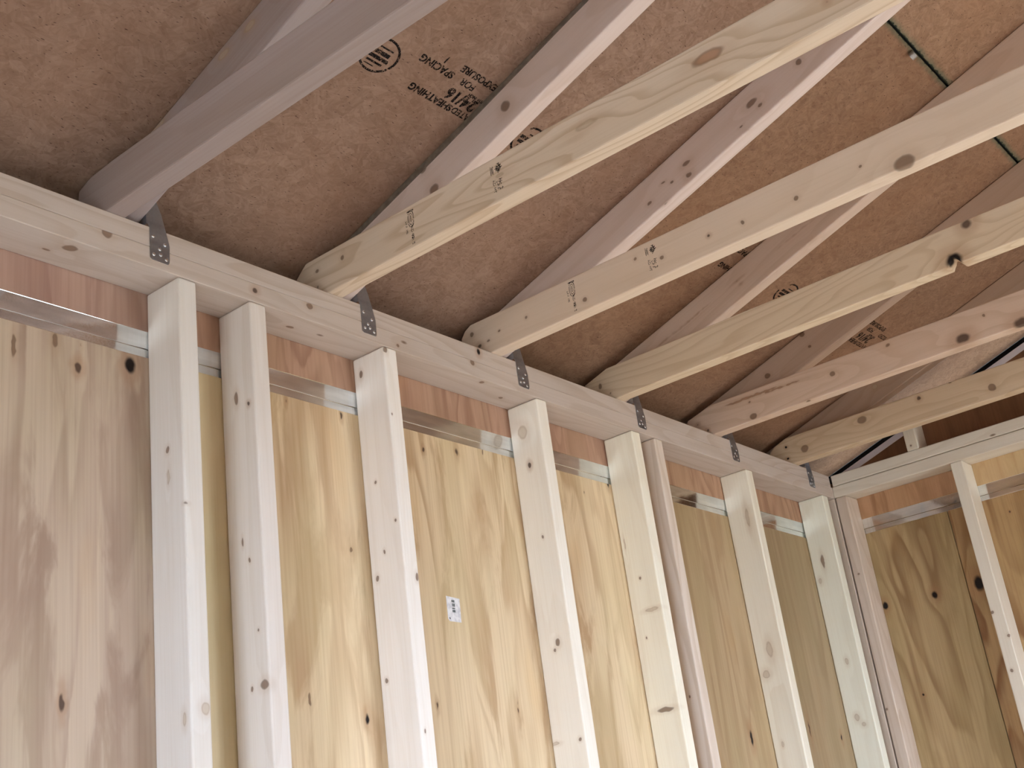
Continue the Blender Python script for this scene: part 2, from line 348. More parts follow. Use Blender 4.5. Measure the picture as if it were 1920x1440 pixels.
upper = [(-4.80, -2.572, dict(base=(178,146,132), dark=(136,100,90), seed=11.2, g=0.7, sx=9, sz=0.8, freq=7)),
         (-2.570, -1.180, dict(base=(186,150,128), dark=(142,102,84), seed=12.4, g=0.75, sx=9, sz=1.6, freq=8)),
         (-1.178, 0.088, dict(base=(188,152,126), dark=(140,100,78), seed=14.9, g=0.7, sx=9, sz=1.6, freq=8))]
for a, b, d in upper:
    d = dict(d); d['name'] = 'upper_wall_veneer'; d['patch'] = 0.4
    ply_panel(wl_, a, b, YS, YS+0.012, FT-0.001, F+0.0755, d)
# unseen dark sheet added behind the joints to keep daylight out
link('seam_light_block', box(XR, 0.12, YS+0.0125, YS+0.014, 0, F+0.10), plain('seam_light_block', (60,58,56)), wl_)
ML = frame((1,0,0), UP, (-2.5, 0, 0))
tf_ = empty('wall_framing', (-2.5, 0.05, 0)); tag(tf_, kind='structure')  # added empty that groups sole plates, corner backing and out-of-view studs
link('sole_plate', box(XR, 0.0, 0.0005, W4, 0, T2, 0.002), lumber('sole_lumber', M=ML, seed=4), tf_, ML)
MC = frame(UP, (0,1,0), (0.0, 0, T2))
link('corner_backing', box(0.0006, T2, 0.0004, W4, T2, F-0.0004, 0.003), lumber('corner_backing_lumber', (206,190,174), 0.2, 4, M=MC, seed=44), tf_, MC)
link('plywood_panel', box(0.0895, XS if False else 0.1018, -0.0008, 0.1018, 0, F+0.0755), plain('corner_ply', (150,120,90)), wl_)

# ------------------------------------------------------------------ right wall: sheathing
wr_ = empty('wall_right', (0.1, -1.8, 0)); tag(wr_, kind='structure')
KR = KNOTS['plyR']
XS = W4+0.0008
for a, b, d in [(-0.317, -0.001, dict(base=(184,158,118), dark=(126,92,58), seed=21.6, g=0.75, sx=5.5, sz=0.8, freq=9, patch=0.35, knots=sel(KR, -0.31, 0, 1))),
                (-1.537, -0.3195, dict(base=(180,146,104), dark=(118,76,46), seed=23.1, g=0.85, sx=4.0, sz=0.8, freq=10, patch=0.3, knots=sel(KR, -1.5, -0.32, 1))),
                (-2.757, -1.540, dict(base=(196,172,132), dark=(148,114,78), seed=25.0, g=0.5)),
                (-3.60, -2.760, dict(base=(196,172,132), dark=(148,114,78), seed=26.0, g=0.5))]:
    d = dict(d); d['name'] = 'right_wall_veneer'
    ply_panel(wr_, XS, XS+0.012, a, b, 0.0, FB, d, axis='y')
for a, b, d in [(-0.410, -0.001, dict(base=(190,148,114), dark=(140,96,64), seed=31.3, g=0.6, sx=6, sz=1.5, freq=7)),
                (-1.537, -0.4125, dict(base=(204,174,132), dark=(164,122,80), seed=33.0, g=0.5, sx=6, sz=0.5, freq=6)),
                (-3.60, -1.540, dict(base=(196,158,120), dark=(144,104,70), seed=34.0, g=0.6))]:
    d = dict(d); d['name'] = 'right_upper_veneer'
    ply_panel(wr_, XS, XS+0.012, a, b, FT-0.001, F+0.0755, d, axis='y')
link('seam_light_block', box(XS+0.0135, XS+0.015, -3.7, 0.12, 0, F+0.10), plain('seam_light_block_right', (60,58,56)), wr_)  # added out of view behind the right wall to stop daylight leaking in
# gable triangle above the plates
def gz(y): return roof(y)-0.1115
for a, b, sd in [(-0.80, 0.03, 41.0), (-1.80, -0.803, 42.0)]:
    M = frame((0,0,1), (1,0,0), (XS, (a+b)/2, F+0.08))
    bm = prism([(a, F+0.0762), (b, F+0.0762), (b, max(gz(b), F+0.078)), (a, gz(a))], 0, XS, XS+0.012)
    link('plywood_panel', bm, plywood('gable_veneer', (132,92,66), (86,56,38), M=M, seed=sd, g=0.5, freq=5), wr_, M)
bm = prism([(0.02, F+0.08), (-1.90, F+0.08), (-1.90, gz(-1.80)-0.002), (-1.80, gz(-1.80)-0.002), (0.02, F+0.082)], 0, XS+0.0125, XS+0.014)
link('gable_light_block', bm, plain('gable_block_sheet', (60,58,56)), wr_)  # unseen sheet added to cover daylight slits in the gable seams
bm = prism([(-3.68, F+0.0762), (-1.803, F+0.0762), (-1.803, roof(-1.80)-0.002), (-3.68, F+0.16)], 0, XS, XS+0.012)
link('plywood_panel', bm, plywood('gable_veneer_far', (132,92,66), (86,56,38), seed=43, M=Matrix.Identity(4)), wr_)
MR = frame((0,1,0), UP, (0, -1.8, 0))
link('sole_plate', box(0.0, W4, YW, 0.0, 0, T2, 0.002), lumber('sole_lumber_right', M=MR, seed=5), tf_, MR)
for y in (-0.93, -1.43, -1.93, -2.43, -2.93, -3.43):     # studs beyond the right edge of the frame
    M = frame(UP, (1,0,0), (0, y, T2))
    link('stud', box(0, W4, y-T2, y, T2, F, 0.003), lumber('far_stud_lumber', M=M, seed=-y*7), tf_, M)

# ------------------------------------------------------------------ rear and opposite walls (behind the camera)
pw = plywood('rear_wall_veneer', (200,184,160), (160,132,104), seed=51, M=Matrix.Identity(4))
wo_ = empty('wall_opposite', (-2.5, YW, 0)); tag(wo_, kind='structure')
link('plywood_panel', box(XR, DX0, YW-0.1, YW, 0, F+0.08), pw, wo_)
link('plywood_panel', box(DX1, 0.1, YW-0.1, YW, 0, F+0.08), pw, wo_)
link('plywood_panel', box(DX0, DX1, YW-0.1, YW, DZ, F+0.08), pw, wo_)
wb_ = empty('wall_rear', (XR, -1.8, 0)); tag(wb_, kind='structure')
for q in ((YW-0.1, RY0, 0, F+0.8), (RY1, 0.1, 0, F+0.3), (RY0, RY1, RDZ, F+0.8)):
    link('plywood_panel', box(XR-0.1, XR, *q), pw, wb_)

# ------------------------------------------------------------------ roof deck
ceil = empty('ceiling', (-2, -1, roof(-1))); tag(ceil, kind='structure')
SL = math.sqrt(1+RS*RS)
def deck_panel(x0, x1, y0, y1, seed, base, edge=None):
    """a sheet whose underside lies on the roof plane, y0 > y1 up the slope"""
    M = frame((1,0,0), (0, RS, 1), (0, y0, roof(y0)))
    N, col, h, P = osb('strand_board', base, seed)
    if edge is not None:        # green sealer sprayed on the sheet edge, bleeding onto the face
        sep = N.n('SeparateXYZ'); N.l(N.tc, sep.inputs[0])
        e = N.math('ABSOLUTE', N.math('SUBTRACT', sep.outputs[1], edge*SL))
        e = N.math('ADD', e, N.math('MULTIPLY', N.math('SUBTRACT', N.noise(P, 70.0, 2.0), 0.5), 0.012))
        col = N.mix(N.rng(e, 0.017, 0.001, 0, 0.55), col, sr(52,92,74))
        col = N.mix(N.rng(e, 0.0035, 0.001, 0, 0.9), col, sr(14,34,26))
    N.bump(h, 0.35, 0.0012)
    mat = N.done(col, 0.65, 0.2)
    bm = prism([(y0, roof(y0)), (y1, roof(y1)), (y1+0.0033, roof(y1)+0.0105), (y0+0.0033, roof(y0)+0.0105)], 0, x0, x1)
    return link('osb_panel', bm, mat, ceil, M)
YJ = -0.9753
B1 = (160,128,104)
panels = [deck_panel(-1.683, 0.2615, 0.25, YJ+0.0022, 1.0, (148,116,93), -(0.25-YJ)),
          deck_panel(-4.12, -1.686, 0.25, YJ+0.0022, 2.0, (158,130,112), -(0.25-YJ)),
          deck_panel(-5.75, -4.123, 0.25, YJ+0.0022, 3.0, B1, -(0.25-YJ)),
          deck_panel(-1.18, 0.2615, YJ-0.0022, RIDGE, 4.0, (148,116,93), 0.0),
          deck_panel(-3.62, -1.183, YJ-0.0022, RIDGE, 5.0, B1, 0.0),
          deck_panel(-5.75, -3.623, YJ-0.0022, RIDGE, 6.0, B1, 0.0)]
felt = plain('roofing_felt', (26,26,26), 0.9)
Mf = Matrix.Identity(4)
bm = prism([(0.25, roof(0.25)+0.0112), (RIDGE, roof(RIDGE)+0.0112), (RIDGE, roof(RIDGE)+0.02), (0.25, roof(0.25)+0.02)], 0, -5.75, 0.305)
link('roofing_felt', bm, felt, ceil)
zr = roof(RIDGE)
bm = prism([(RIDGE, zr), (-3.9, zr-RS*2.1), (-3.9, zr-RS*2.1+0.02), (RIDGE, zr+0.02)], 0, -5.75, 0.305)
N, col, h, P = osb('strand_board_far', B1, 9.0); N.bump(h, 0.3, 0.001)
link('osb_panel', bm, N.done(col, 0.65, 0.2), ceil)
# unseen soffit and fascia added at the eave to block outside light
link('soffit', box(-5.75, 0.283, W4+0.02, 0.25, F+0.02, F+0.03), plain('soffit_board', (90,80,72)), ceil)
link('eave_fascia', box(-5.75, 0.305, 0.25, 0.27, F+0.0, F+0.13), plain('eave_fascia', (60,55,50)), ceil)
# ridge board and far-slope framing, out of view above the camera
mfar = lumber('far_framing_lumber', (222,204,184), 0.25, 5.0, M=Matrix.Identity(4), seed=60)
link('ridge_board', box(-5.6, 0.0, RIDGE-0.019, RIDGE+0.019, zr-0.15, zr-0.002), mfar, ceil, frame((1,0,0), UP, (-2.8, RIDGE, zr)))
for x in [JX[0]+0.038-0.49524*k for k in range(-5, 6)]:
    bm = prism([(RIDGE-0.02, zr-0.005), (-3.70, zr-RS*1.9-0.001), (-3.70, zr-RS*1.9-0.094), (RIDGE-0.02, zr-0.099)], 0, x, x+T2)
    link('far_rafter', bm, mfar, ceil, frame((0,1,RS), UP, (x, RIDGE, zr)))
for k in (1, 2, 3, 4, 5):       # framing nearer the rear wall, left of the frame
    x = JX[0]-0.49524*k
    link('rear_joist', box(x, x+T2, -3.69, 0.085, F+0.0762, F+0.165), mfar, ceil, frame((0,1,0), UP, (x, 0, F+0.1)))
    bm = prism([(0.06, roof(0.06)-0.0012), (RIDGE+0.02, roof(RIDGE+0.02)-0.0012), (RIDGE+0.02, roof(RIDGE+0.02)-0.094), (0.0, roof(0.0)-0.0937), (0.06, F+0.0765)], 0, x+T2+0.0005, x+2*T2)
    link('rear_rafter', bm, mfar, ceil, frame((0,1,-RS), UP, (x, 0, roof(0))))
    xs = -2.5896-0.5*k
    link('stud', box(xs, xs+T2, 0.0008, W4, T2, F-0.0004, 0.003), mfar, tf_, frame(UP, (0,1,0), (xs, 0, T2)))

# ------------------------------------------------------------------ top plates
def add_text(parent, body, size, M, mat, align='CENTER', name='stamp_text', bold=0.0):
    c = bpy.data.curves.new(name, 'FONT'); c.body = body; c.size = size; c.align_x = align; c.align_y = 'CENTER'
    c.extrude = 0.0001; c.offset = bold; c.resolution_u = 3
    c.materials.append(mat)
    t = bpy.data.objects.new(name, c)
    me = bpy.data.meshes.new_from_object(t); me.name = name
    bpy.data.objects.remove(t)
    if not me.materials: me.materials.append(mat)
    o = bpy.data.objects.new(name, me); C.objects.link(o)
    o.parent = parent; o.matrix_local = parent_inv(parent) @ M; MW[o.name] = M
    return o

PT = F+0.076
KU = KNOTS['pu']
M = frame((1,0,0), UP, (-2.5, 0, F+T2))
o = link('top_plate', box(XR, -0.0035, 0.0, W4, F+T2+0.0002, PT, 0.0016), lumber('upper_plate_lumber', (198,184,174), 0.4, 7, [k for k in KU if k[2] > F+T2], M, 6.3), None, M)
tag(o, 'upper pale timber of the doubled plate above the long left wall, joists resting on it', 'top plate')
M = frame((1,0,0), UP, (-2.5, 0, F))
o = link('top_plate', box(XR, W4, 0.0, W4, F, F+T2, 0.0016), lumber('lower_plate_lumber', (200,186,176), 0.3, 6, [k for k in KU+KNOTS['pl'] if k[2] < F+T2+0.004], M, 9.1), None, M)
tag(o, 'lower pale timber of the doubled plate, lying on the studs of the left wall', 'top plate')
M = frame((0,1,0), UP, (0, -1.8, F+T2))
o = link('top_plate', box(0.0, W4, YW, -0.004, F+T2+0.0012, PT, 0.003), lumber('right_upper_plate_lumber', (218,206,190), 0.2, 4.0, (), M, 13.3), None, M)
tag(o, 'upper timber of the doubled plate on the right wall, below the gable', 'top plate')
M = frame((0,1,0), UP, (0, -1.8, F))
o = link('top_plate', box(0.0, W4, YW, -0.0006, F, F+T2, 0.003), lumber('right_lower_plate_lumber', (218,206,190), 0.2, 4.0, (), M, 15.7), None, M)
tag(o, 'lower timber of the doubled plate on the right wall, touching its studs', 'top plate')

# ------------------------------------------------------------------ studs
SL_ = ['nearest stud of the left wall, widest in the photo, ring knot low on its front',
       'second stud from the near end, close beside the widest one',
       'third stud from the near end, first one left of the white sticker',
       'fourth stud from the near end, first one right of the white sticker',
       'cream stud, left one of the close pair, brown streak low on its side',
       'greyish stud, right one of the close pair, partly hidden behind the cream one',
       'stud of the left wall between the close pair and the last stud',
       'last stud of the left wall before the corner, dark curved scar on its side']
KS = ['s1', 's2', 's3', 's4', 's5', 's5b', 's6', 's7']
TONE = [(228,222,216), (230,222,216), (248,242,236), (249,243,232), (249,244,228), (228,214,202), (242,236,220), (236,234,218)]
def stud_mesh(x, i):
    bm = box(x, x+T2, 0.0004, W4, T2, F-0.0004, 0.0042, 3)
    if i == 1:      # waney near-right corner
        for v in bm.verts:
            pass
    return bm
for i, x in enumerate(SX):
    M = frame(UP, (0,1,0), (x, 0, T2))
    mat = lumber('stud_lumber', TONE[i], (0.12, 0.15, 0.08, 0.1, 0.12, 0.4, 0.22, 0.12)[i], 3.0+i % 3, KNOTS[KS[i]], M, 17.0+i*3.7, specks=False)
    o = link('wall_stud', stud_mesh(x, i), mat, None, M)
    tag(o, SL_[i], 'stud', 'studs of the long left wall')
M = frame(UP, (1,0,0), (0, -0.02, T2))
o = link('wall_stud', box(0.0, W4, -0.0415, -0.0035, T2, F-0.0004, 0.0042, 3), lumber('corner_stud_lumber', (212,194,178), 0.35, 6.0, KNOTS['rc'], M, 47.0, specks=False), None, M)
tag(o, 'brownish corner stud where the right wall begins', 'stud', 'studs of the right wall')
y = -0.4301
M = frame(UP, (1,0,0), (0, y, T2))
o = link('wall_stud', box(0.0, W4, y, y+T2, T2, F-0.0004, 0.0035, 3), lumber('right_stud_lumber', (226,216,200), 0.08, 3.0, KNOTS['r1'], M, 52.0, specks=False), None, M)
tag(o, 'narrow pale stud of the right wall standing clear of the corner', 'stud', 'studs of the right wall')

# ------------------------------------------------------------------ metal flashing strips
def flashing(pts, fn, mat):
    """folded strip: pts = (out of wall, z); fn maps (t, out, z) to world"""
    bm = bmesh.new(); n = 60
    rows = []
    for i in range(n+1):
        t = i/n
        rows.append([bm.verts.new(fn(t, p[0], p[1])) for p in pts])
    for i in range(n):
        for j in range(len(pts)-1):
            bm.faces.new((rows[i][j], rows[i+1][j], rows[i+1][j+1], rows[i][j+1]))
    return bm
M_fl = metal('flashing_metal', (0.86, 0.90, 0.93), 0.09, 11, 0.06)
prof = [(-0.0044, FB-0.004), (-0.0036, FB+0.002), (-0.0034, FB+0.016), (-0.0016, FB+0.0172), (-0.0007, FT-0.0012), (-0.0004, FT-0.0004)]
bm = flashing(prof, lambda t, o, z: (-4.8+4.888*t, W4+0.0004-o, z+0.0004*math.sin(t*67)), M_fl)
M = frame((1,0,0), UP, (-2.5, W4, FB))
o = link('metal_flashing', bm, M_fl, None, M)
tag(o, 'shiny metal flashing strip along the left wall between the lower and upper sheathing', 'flashing')
bm = flashing(prof, lambda t, o, z: (W4+0.0004-o, -0.002-3.55*t, z+0.0004*math.sin(t*51)), M_fl)
M = frame((0,1,0), UP, (W4, -1.8, FB))
o = link('metal_flashing', bm, M_fl, None, M)
tag(o, 'crumpled bright metal flashing strip behind the studs of the right wall', 'flashing')

# ------------------------------------------------------------------ joists and rafters
B = F+0.0762
JL = ['nearest ceiling joist at top left, its side in shade and its underside pale',
      'second ceiling joist from the near end, strong looping grain and two ink stamps',
      'third ceiling joist from the near end, smooth pale face with two ink stamps',
      'fourth ceiling joist from the near end, black knot and notch in its lower edge',
      'fifth ceiling joist from the near end, reddish streaks near its wall end',
      'farthest ceiling joist, next to the gable wall, with round brown knots']
JT = [(164,148,144), (222,202,180), (228,208,188), (222,202,176), (216,190,170), (208,184,156)]  # first tone darkened all over to paint in the shade on its side
JG = [0.2, 0.6, 0.14, 0.42, 0.3, 0.4]
JF = [4, 13, 5, 10, 6, 7]
ENDS = [[(0.085, 0.076), (0.080, 0.150), (0.045, 0.1622), (-0.02, 0.165)],
        [(0.089, 0.076), (0.090, 0.140), (0.068, 0.158), (0.058, 0.165)],
        [(0.082, 0.076), (0.083, 0.140), (0.070, 0.156), (0.052, 0.165)],
        [(0.089, 0.076), (0.090, 0.142), (0.040, 0.157), (0.015, 0.165)],
        [(0.084, 0.076), (0.078, 0.142), (0.038, 0.153), (0.000, 0.165)],
        [(0.080, 0.076), (0.074, 0.136), (0.050, 0.150), (0.010, 0.165)]]
joists = []
for i, x in enumerate(JX):
    kn = KNOTS.get('j%d' % (i+1), [])
    M = frame((0,1,0), UP, (x, 0, B))
    prof = [(a, b+F+0.0002) for a, b in ENDS[i]]
    prof += [(-3.69, F+0.1652), (-3.69, B)]
    if i == 3:
        prof += [(-0.9058, B), (-0.9000, B+0.008), (-0.8930, B+0.019), (-0.8880, B+0.021), (-0.8850, B+0.013), (-0.8790, B+0.005), (-0.8770, B)]
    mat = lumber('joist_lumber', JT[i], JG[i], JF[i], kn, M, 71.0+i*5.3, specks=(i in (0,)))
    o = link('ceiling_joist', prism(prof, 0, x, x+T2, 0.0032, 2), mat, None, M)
    tag(o, JL[i], 'joist', 'ceiling joists'); joists.append(o)

RL = ['nearest sloping rafter at top left, grey and smooth, half hidden by the nearest joist',
      'second sloping rafter from the near end, brown oval knots and a grey top edge',
      'third sloping rafter from the near end, sprinkled with dark pin knots',
      'fourth sloping rafter from the near end, with long drying cracks',
      'fifth sloping rafter from the near end, three round knots close together',
      'farthest sloping rafter, beside the farthest joist at the gable']
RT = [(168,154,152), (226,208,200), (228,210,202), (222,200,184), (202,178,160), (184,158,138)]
rafters = []
edge_grey = plain('grey_edge_strip', (128,116,104), 0.85, 0.1, 0.3, 60)
for i, x in enumerate(JX):
    kn = KNOTS.get('R%d' % (i+1), [])
    M = frame((0, 1, -RS), (0, RS, 1), (x+T2, 0, roof(0)))
    dv = W4*SL
    seat = 0.052
    prof = [(0.105, roof(0.105)-0.0008), (RIDGE+0.02, roof(RIDGE+0.02)-0.0008), (RIDGE+0.02, roof(RIDGE+0.02)-dv), (0.012, roof(0.012)-dv), (0.0515, F+0.0763), (0.105, F+0.0763)]
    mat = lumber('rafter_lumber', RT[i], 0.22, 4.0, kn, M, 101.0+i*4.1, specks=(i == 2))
    if i == 1:      # grey strip along the near top edge
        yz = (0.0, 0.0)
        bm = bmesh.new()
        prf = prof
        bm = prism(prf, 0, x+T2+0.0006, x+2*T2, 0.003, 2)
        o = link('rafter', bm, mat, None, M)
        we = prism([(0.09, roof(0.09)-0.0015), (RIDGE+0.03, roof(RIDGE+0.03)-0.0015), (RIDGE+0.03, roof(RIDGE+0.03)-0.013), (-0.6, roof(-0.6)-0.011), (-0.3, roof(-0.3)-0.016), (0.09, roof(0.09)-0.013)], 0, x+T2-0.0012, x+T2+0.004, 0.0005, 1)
        w = link('grey_edge', we, edge_grey, o, M); w['label'] = 'grey strip along the top edge'
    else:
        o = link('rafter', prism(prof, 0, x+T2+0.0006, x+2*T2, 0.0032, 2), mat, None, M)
    tag(o, RL[i], 'rafter', 'sloping rafters'); rafters.append(o)

# ------------------------------------------------------------------ ink stamps on joists
def box_local(parent, M, quads, mat, name):
    """flat ink shapes a fifth of a millimetre thick; quads are 2D polygons in M's XY plane"""
    bm = bmesh.new()
    for q in quads:
        lo = [bm.verts.new((a, b, 0)) for a, b in q]; hi = [bm.verts.new((a, b, 0.0002)) for a, b in q]
        bm.faces.new(lo); bm.faces.new(hi)
        for i in range(len(q)): bm.faces.new((lo[i], lo[(i+1) % len(q)], hi[(i+1) % len(q)], hi[i]))
    bmesh.ops.transform(bm, matrix=M, verts=bm.verts)
    return link(name, bm, mat, parent, M)
def ring(cx, cy, a, b, w, n=28, p=2.6):
    out = []
    def pt(t, s): 
        c, d = math.cos(t), math.sin(t)
        return (cx+math.copysign(abs(c)**(2/p), c)*a*s, cy+math.copysign(abs(d)**(2/p), d)*b*s)
    for i in range(n):
        t0, t1 = 2*math.pi*i/n, 2*math.pi*(i+1)/n
        s = 1-w/max(a, b)*1.6
        out.append([pt(t0, 1), pt(t1, 1), pt(t1, s), pt(t0, s)])
    return out
def rect(x, y, w, h): return [(x-w/2, y-h/2), (x+w/2, y-h/2), (x+w/2, y+h/2), (x-w/2, y+h/2)]
for i, ya, yb in ((1, -0.2275, -0.4360), (2, -0.2366, -0.4415)):
    x = JX[i]; j = joists[i]
    # text runs down the board face, its tops towards the room
    def fr(y, z): 
        M = Matrix.Identity(4)
        X_, Y_ = Vector((0,0,-1)), Vector((0,-1,0)); Z_ = X_.cross(Y_)
        for r in range(3): M[r][0] = X_[r]; M[r][1] = Y_[r]; M[r][2] = Z_[r]
        M[0][3] = x-0.0004; M[1][3] = y; M[2][3] = z; return M
    zc = F+0.118 + (0.004 if i == 1 else 0.006)
    M = fr(ya, zc)
    q = ring(-0.0135, 0.0, 0.0175, 0.0075, 0.0016) + ring(-0.0135, 0.0, 0.0125, 0.0042, 0.0010) + [rect(-0.030, 0, 0.003, 0.016)]
    q += [rect(-0.0135, 0, 0.014, 0.0012)]
    s = box_local(j, M, q, M_ink2, 'grade_stamp'); s['label'] = 'black oval mill stamp'
    add_text(j, 'KD-HT', 0.0085, M @ Matrix.Translation((0.016, 0.0005, 0)), M_ink2, name='stamp_text')
    add_text(j, 'No. 2', 0.0085, M @ Matrix.Translation((0.030, 0.0005, 0)), M_ink2, name='stamp_text', bold=0.0002)
    add_text(j, 'S-P-F  185', 0.0065, M @ Matrix.Translation((0.000, -0.0125, 0)), M_ink2, name='stamp_text')
    M = fr(yb, zc)
    leaf = [(0,0.011),(0.002,0.007),(0.005,0.008),(0.0045,0.003),(0.009,0.004),(0.0075,0.0005),(0.010,-0.001),(0.004,-0.004),(0.0045,-0.006),(0.0007,-0.005),(0.0007,-0.008),
            (-0.0007,-0.008),(-0.0007,-0.005),(-0.0045,-0.006),(-0.004,-0.004),(-0.010,-0.001),(-0.0075,0.0005),(-0.009,0.004),(-0.0045,0.003),(-0.005,0.008),(-0.002,0.007)]
    q = [[(a*1.1-0.019, b*0.9+0.004) for a, b in leaf]] + [rect(-0.019, -0.0075, 0.017, 0.0011), rect(-0.019, -0.010, 0.014, 0.0011), rect(-0.019, -0.0125, 0.017, 0.0011)]
    s = box_local(j, M, q, M_ink2, 'grade_stamp'); s['label'] = 'small black leaf shaped grade mark'
    add_text(j, 'No. 2', 0.0095, M @ Matrix.Translation((0.014, 0.006, 0)), M_ink2, name='stamp_text', bold=0.0002)
    add_text(j, 'S-P-F', 0.0085, M @ Matrix.Translation((0.014, -0.001, 0)), M_ink2, name='stamp_text')
    add_text(j, 'KD-HT', 0.0085, M @ Matrix.Translation((0.014, -0.0085, 0)), M_ink2, name='stamp_text')

# ------------------------------------------------------------------ ink stamps on the roof deck
def deck_frame(x, y, flip=False):
    """text reads towards -x, its tops towards the eave, printed on the underside of the deck"""
    X_ = Vector((-1,0,0)); Y_ = Vector((0,1,-RS)).normalized(); Z_ = X_.cross(Y_)
    M = Matrix.Identity(4)
    for r in range(3): M[r][0] = X_[r]; M[r][1] = Y_[r]; M[r][2] = Z_[r]
    p = Vector((x, y, roof(y))) + Z_*0.0004
    for r in range(3): M[r][3] = p[r]
    return M
def deck_stamp(panel, x0, mirror=False):
    """x0: where the first word starts (the reader's left)"""
    def t(body, x, y, s, b=0.0004, al='LEFT'):
        add_text(panel, body, s, deck_frame(x, y), M_ink, al, bold=b)
    t('RATED', x0+0.018, -0.360, 0.019); t('SHEATHING', x0-0.043, -0.3600, 0.0205, 0.0008)
    t('24/16', x0-0.002, -0.3840, 0.034, 0.0012)
    t('SIZED', x0+0.055, -0.4135, 0.019); t('FOR', x0-0.036, -0.4135, 0.020); t('SPACING', x0-0.094, -0.4135, 0.021, 0.0006)
    t('EXPOSURE', x0+0.004, -0.4345, 0.0200, 0.0006); t('1', x0-0.126, -0.4325, 0.0215)
    t('7/16 INCH', x0+0.004, -0.4520+0.053, 0.009)
    for xc in (x0-0.248, x0+0.164):
        M = deck_frame(xc, -0.378)
        q = ring(0, 0, 0.040, 0.036, 0.0030, 40, 2.0)[:34]
        q += [rect(0.0, 0.006, 0.050, 0.007), rect(0.004, -0.005, 0.046, 0.008), rect(-0.004, -0.016, 0.030, 0.003), rect(0, 0.016, 0.036, 0.004), rect(0.006, 0.024, 0.022, 0.002)]
        s = box_local(panel, M, q, M_ink, 'emblem_stamp'); s['label'] = 'round black emblem with bars'
deck_stamp(panels[1], -2.198)
deck_stamp(panels[0], -1.098)
deck_stamp(panels[0], -0.405+0.0)

# ------------------------------------------------------------------ hurricane ties
TL = ['galvanised steel tie under the nearest joist, largest of the ties, nailed over the plate edge',
      'galvanised tie under the second joist from the near end',
      'galvanised tie under the third joist, halfway along the plate in the photo',
      'galvanised tie under the fourth joist, above the close pair of studs',
      'galvanised tie under the fifth joist from the near end',
      'smallest galvanised tie, beside the corner under the farthest joist']
nail_me = None
for i, x in enumerate(JX):
    x0 = x+2*T2+0.0015
    loc = (x0, 0, F+0.016)
    M = Matrix.Translation(Vector(loc))
    root = empty('hurricane_tie', loc); tag(root, TL[i], 'bracket', 'galvanised ties on the left wall plate')
    # front flange on the plate edge, tapering upwards; the strap then turns onto the rafter
    pr = [(0.006, 0.0175), (0.010, 0.0145), (0.0415, 0.0140), (0.0445, 0.018), (0.0450, 0.050), (0.0375, 0.078), (0.0300, 0.105), (0.0180, 0.132), (0.004, 0.150), (0.0, 0.155), (0.0, 0.082), (0.0058, 0.074)]
    bm = bmesh.new()
    a = [bm.verts.new((x0+p, -0.0018, F+q)) for p, q in pr]; b = [bm.verts.new((x0+p, -0.0006, F+q)) for p, q in pr]
    bm.faces.new(a); bm.faces.new(list(reversed(b)))
    n = len(pr)
    for k in range(n): bm.faces.new((a[k], a[(k+1) % n], b[(k+1) % n], b[k]))
    link('plate_flange', bm, M_tie, root, M)
    # flange on the rafter face
    q = [(-0.0018, F+0.0795), (-0.0018, F+0.158), (-0.0018+0.004, roof(0.002)-0.012), (0.036, roof(0.036)-0.012), (0.040, F+0.110), (0.030, F+0.0795)]
    bm = prism(q, 0, x0-0.0010, x0+0.0002)
    link('rafter_flange', bm, M_tie, root, M)
    for (p, z) in ((0.013, 0.060), (0.036, 0.050), (0.024, 0.037), (0.014, 0.026), (0.037, 0.021), (0.028, 0.029)):
        if nail_me is None:
            bmn = bmesh.new(); bmesh.ops.create_uvsphere(bmn, u_segments=10, v_segments=6, radius=0.0034)
            for v in bmn.verts: v.co.y *= 0.45
            nail_me = bpy.data.meshes.new('nail'); bmn.to_mesh(nail_me); bmn.free(); nail_me.materials.append(M_nail)
            for f in nail_me.polygons: f.use_smooth = True
        nn = bpy.data.objects.new('nail', nail_me); C.objects.link(nn); nn.parent = root
        jx = random.Random(i*31+int(p*1000)).uniform(-0.002, 0.002)
        nn.matrix_local = Matrix.Translation(Vector((p+jx, -0.0019, z-0.016+jx)))

# ------------------------------------------------------------------ gable framing
M = frame(UP, (1,0,0), (0, -0.29, F+0.076))
zt = lambda y: roof(y)-0.113
bm = prism([(-0.3113, F+0.0762), (-0.2733, F+0.0762), (-0.2733, zt(-0.2733)), (-0.3113, zt(-0.3113))], 0, 0.0, W4-0.0002, 0.003, 2)
o = link('gable_stud', bm, lumber('gable_stud_lumber', (220,208,190), 0.1, 3, [(0.0, -0.289, F+0.092, 3, 3, 2)], M, 131, specks=False), None, M)
tag(o, 'short pale stud standing on the right wall plate under the gable slope', 'stud')
M = frame((0, 1, -RS), (0, RS, 1), (XS, 0, roof(0)))
def rk(y, d): return roof(y)-d
bm = prism([(0.03, rk(0.03, 0.1110)), (RIDGE, rk(RIDGE, 0.1110)), (RIDGE, rk(RIDGE, 0.0885)), (0.03, rk(0.03, 0.0885))], 0, XS-0.0002, XS+0.016, 0.001, 1)
o = link('rake_trim', bm, plain('white_trim', (226,220,226), 0.5, 0.3, 0.05), None, M)
tag(o, 'thin white trim strip sloping along the top of the gable sheathing', 'trim')
bm = prism([(0.25, rk(0.25, 0.16)), (RIDGE, rk(RIDGE, 0.16)), (RIDGE, rk(RIDGE, 0.0005)), (0.25, rk(0.25, 0.0005))], 0, 0.2618, 0.285, 0.001, 1)
o = link('rake_fascia', bm, plain('dark_fascia', (20,15,14), 0.75, 0.15, 0.1), None, M)
tag(o, 'black sloping fascia board seen through the gap above the gable wall', 'fascia')

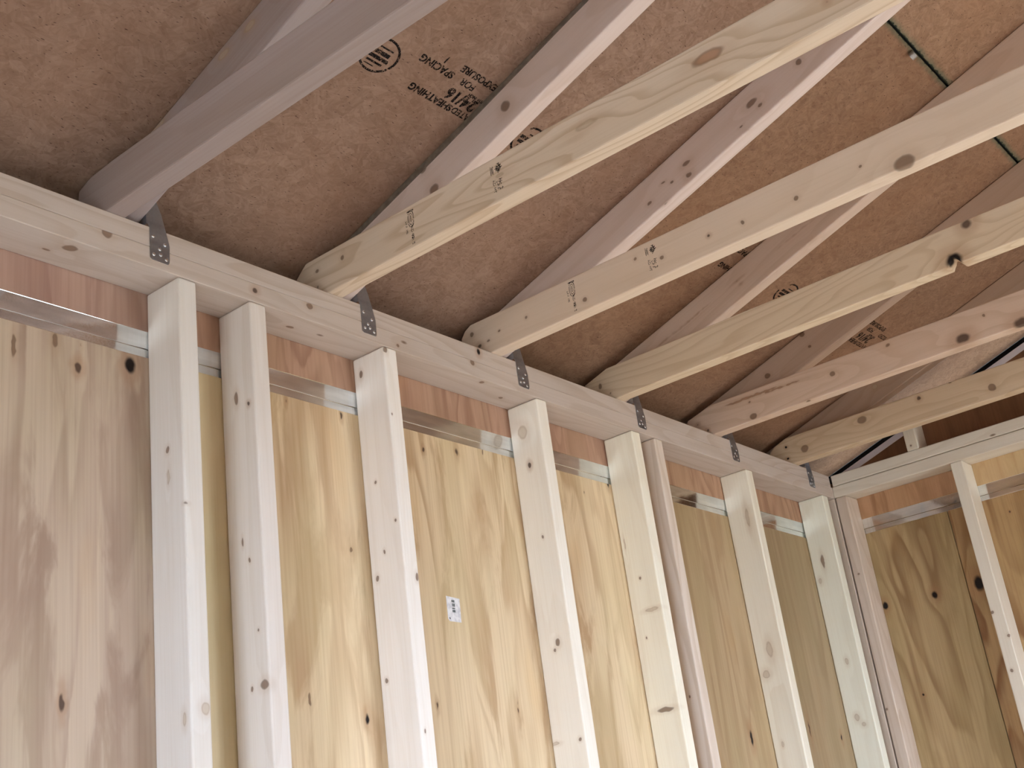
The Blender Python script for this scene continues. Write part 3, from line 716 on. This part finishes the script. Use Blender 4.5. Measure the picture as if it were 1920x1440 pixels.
bm = prism([(0.25, rk(0.25, 0.165)), (RIDGE, rk(RIDGE, 0.165)), (RIDGE, rk(RIDGE, 0.155)), (0.25, rk(0.25, 0.155))], 0, 0.118, 0.195)
link('rake_light_baffle', bm, plain('rake_baffle_board', (70,62,56)), ceil)  # added unseen board, shaped to limit the daylight in the rake overhang
# ------------------------------------------------------------------ small things
# white paper sticker on the sheathing
N = NT('sticker_paper'); n = N.noise(N.tc, 90.0, 2.0)
M_pap = N.done(N.mix(N.rng(n, 0.35, 0.7), sr(236,236,240), sr(206,206,214)), 0.45, 0.4)
a = math.radians(1.0)
M = Matrix.Identity(4)
X_, Y_ = Vector((1,0,0)), Vector((0,0,1)); Z_ = X_.cross(Y_)
for r in range(3): M[r][0] = X_[r]; M[r][1] = Y_[r]; M[r][2] = Z_[r]
M[0][3] = -1.8632; M[1][3] = YS-0.0003; M[2][3] = F-0.4955
st_ = box_local(None, M, [[(-0.0200, -0.0205), (-0.0155, -0.0255), (0.0200, -0.0262), (0.0215, 0.0232), (-0.0195, 0.0262)]], M_pap, 'paper_sticker')
tag(st_, 'small white paper sticker with dark print on the sheathing between the third and fourth studs', 'sticker')
blk = []
rnd = random.Random(4)
for (cy, h) in ((0.0165, 0.005), (0.0085, 0.0065), (0.0015, 0.003), (-0.0040, 0.005)):
    for k in range(5):
        blk.append(rect(-0.0035+k*0.0019+rnd.uniform(-.0003, .0003), cy, 0.0011, h))
M2 = M @ Matrix.Translation((0, 0, 0.0003))
s = box_local(st_, M2, blk, plain('print_grey', (64,76,78), 0.6), 'barcode'); s['label'] = 'grey printed bars'
s = box_local(st_, M2, [rect(-0.0145, -0.0190, 0.003, 0.002), rect(-0.0135, -0.0208, 0.002, 0.0015)], plain('print_dark', (52,50,46), 0.6), 'printed_mark')

# sheathing clip in the long joint of the deck
pc = (-1.403, -0.972)
bm = bmesh.new()
M = frame((1,0,0), (0, RS, 1), (pc[0], pc[1], roof(pc[1])))
n = 18; secs = []
for i in range(n):
    t = 2*math.pi*i/n
    cx, cz = 0.0085*math.cos(t), -0.0100+0.0085*math.sin(t)
    rad = []
    for (du, dv) in ((-0.0006, -0.006), (0.0006, -0.006), (0.0006, 0.006), (-0.0006, 0.006)):
        rr = 1+du/0.0085
        v = M @ Vector((cx*rr, dv+0.006, cz if False else -0.0100+0.0085*math.sin(t)*rr))
        rad.append(bm.verts.new(v))
    secs.append(rad)
for i in range(n):
    a_, b_ = secs[i], secs[(i+1) % n]
    for k in range(4): bm.faces.new((a_[k], a_[(k+1) % 4], b_[(k+1) % 4], b_[k]))
o = link('panel_clip', bm, metal('clip_metal', (0.45, 0.42, 0.40), 0.5, 2), None, M)
tag(o, 'small metal loop clip on the green-edged joint of the roof deck', 'clip')
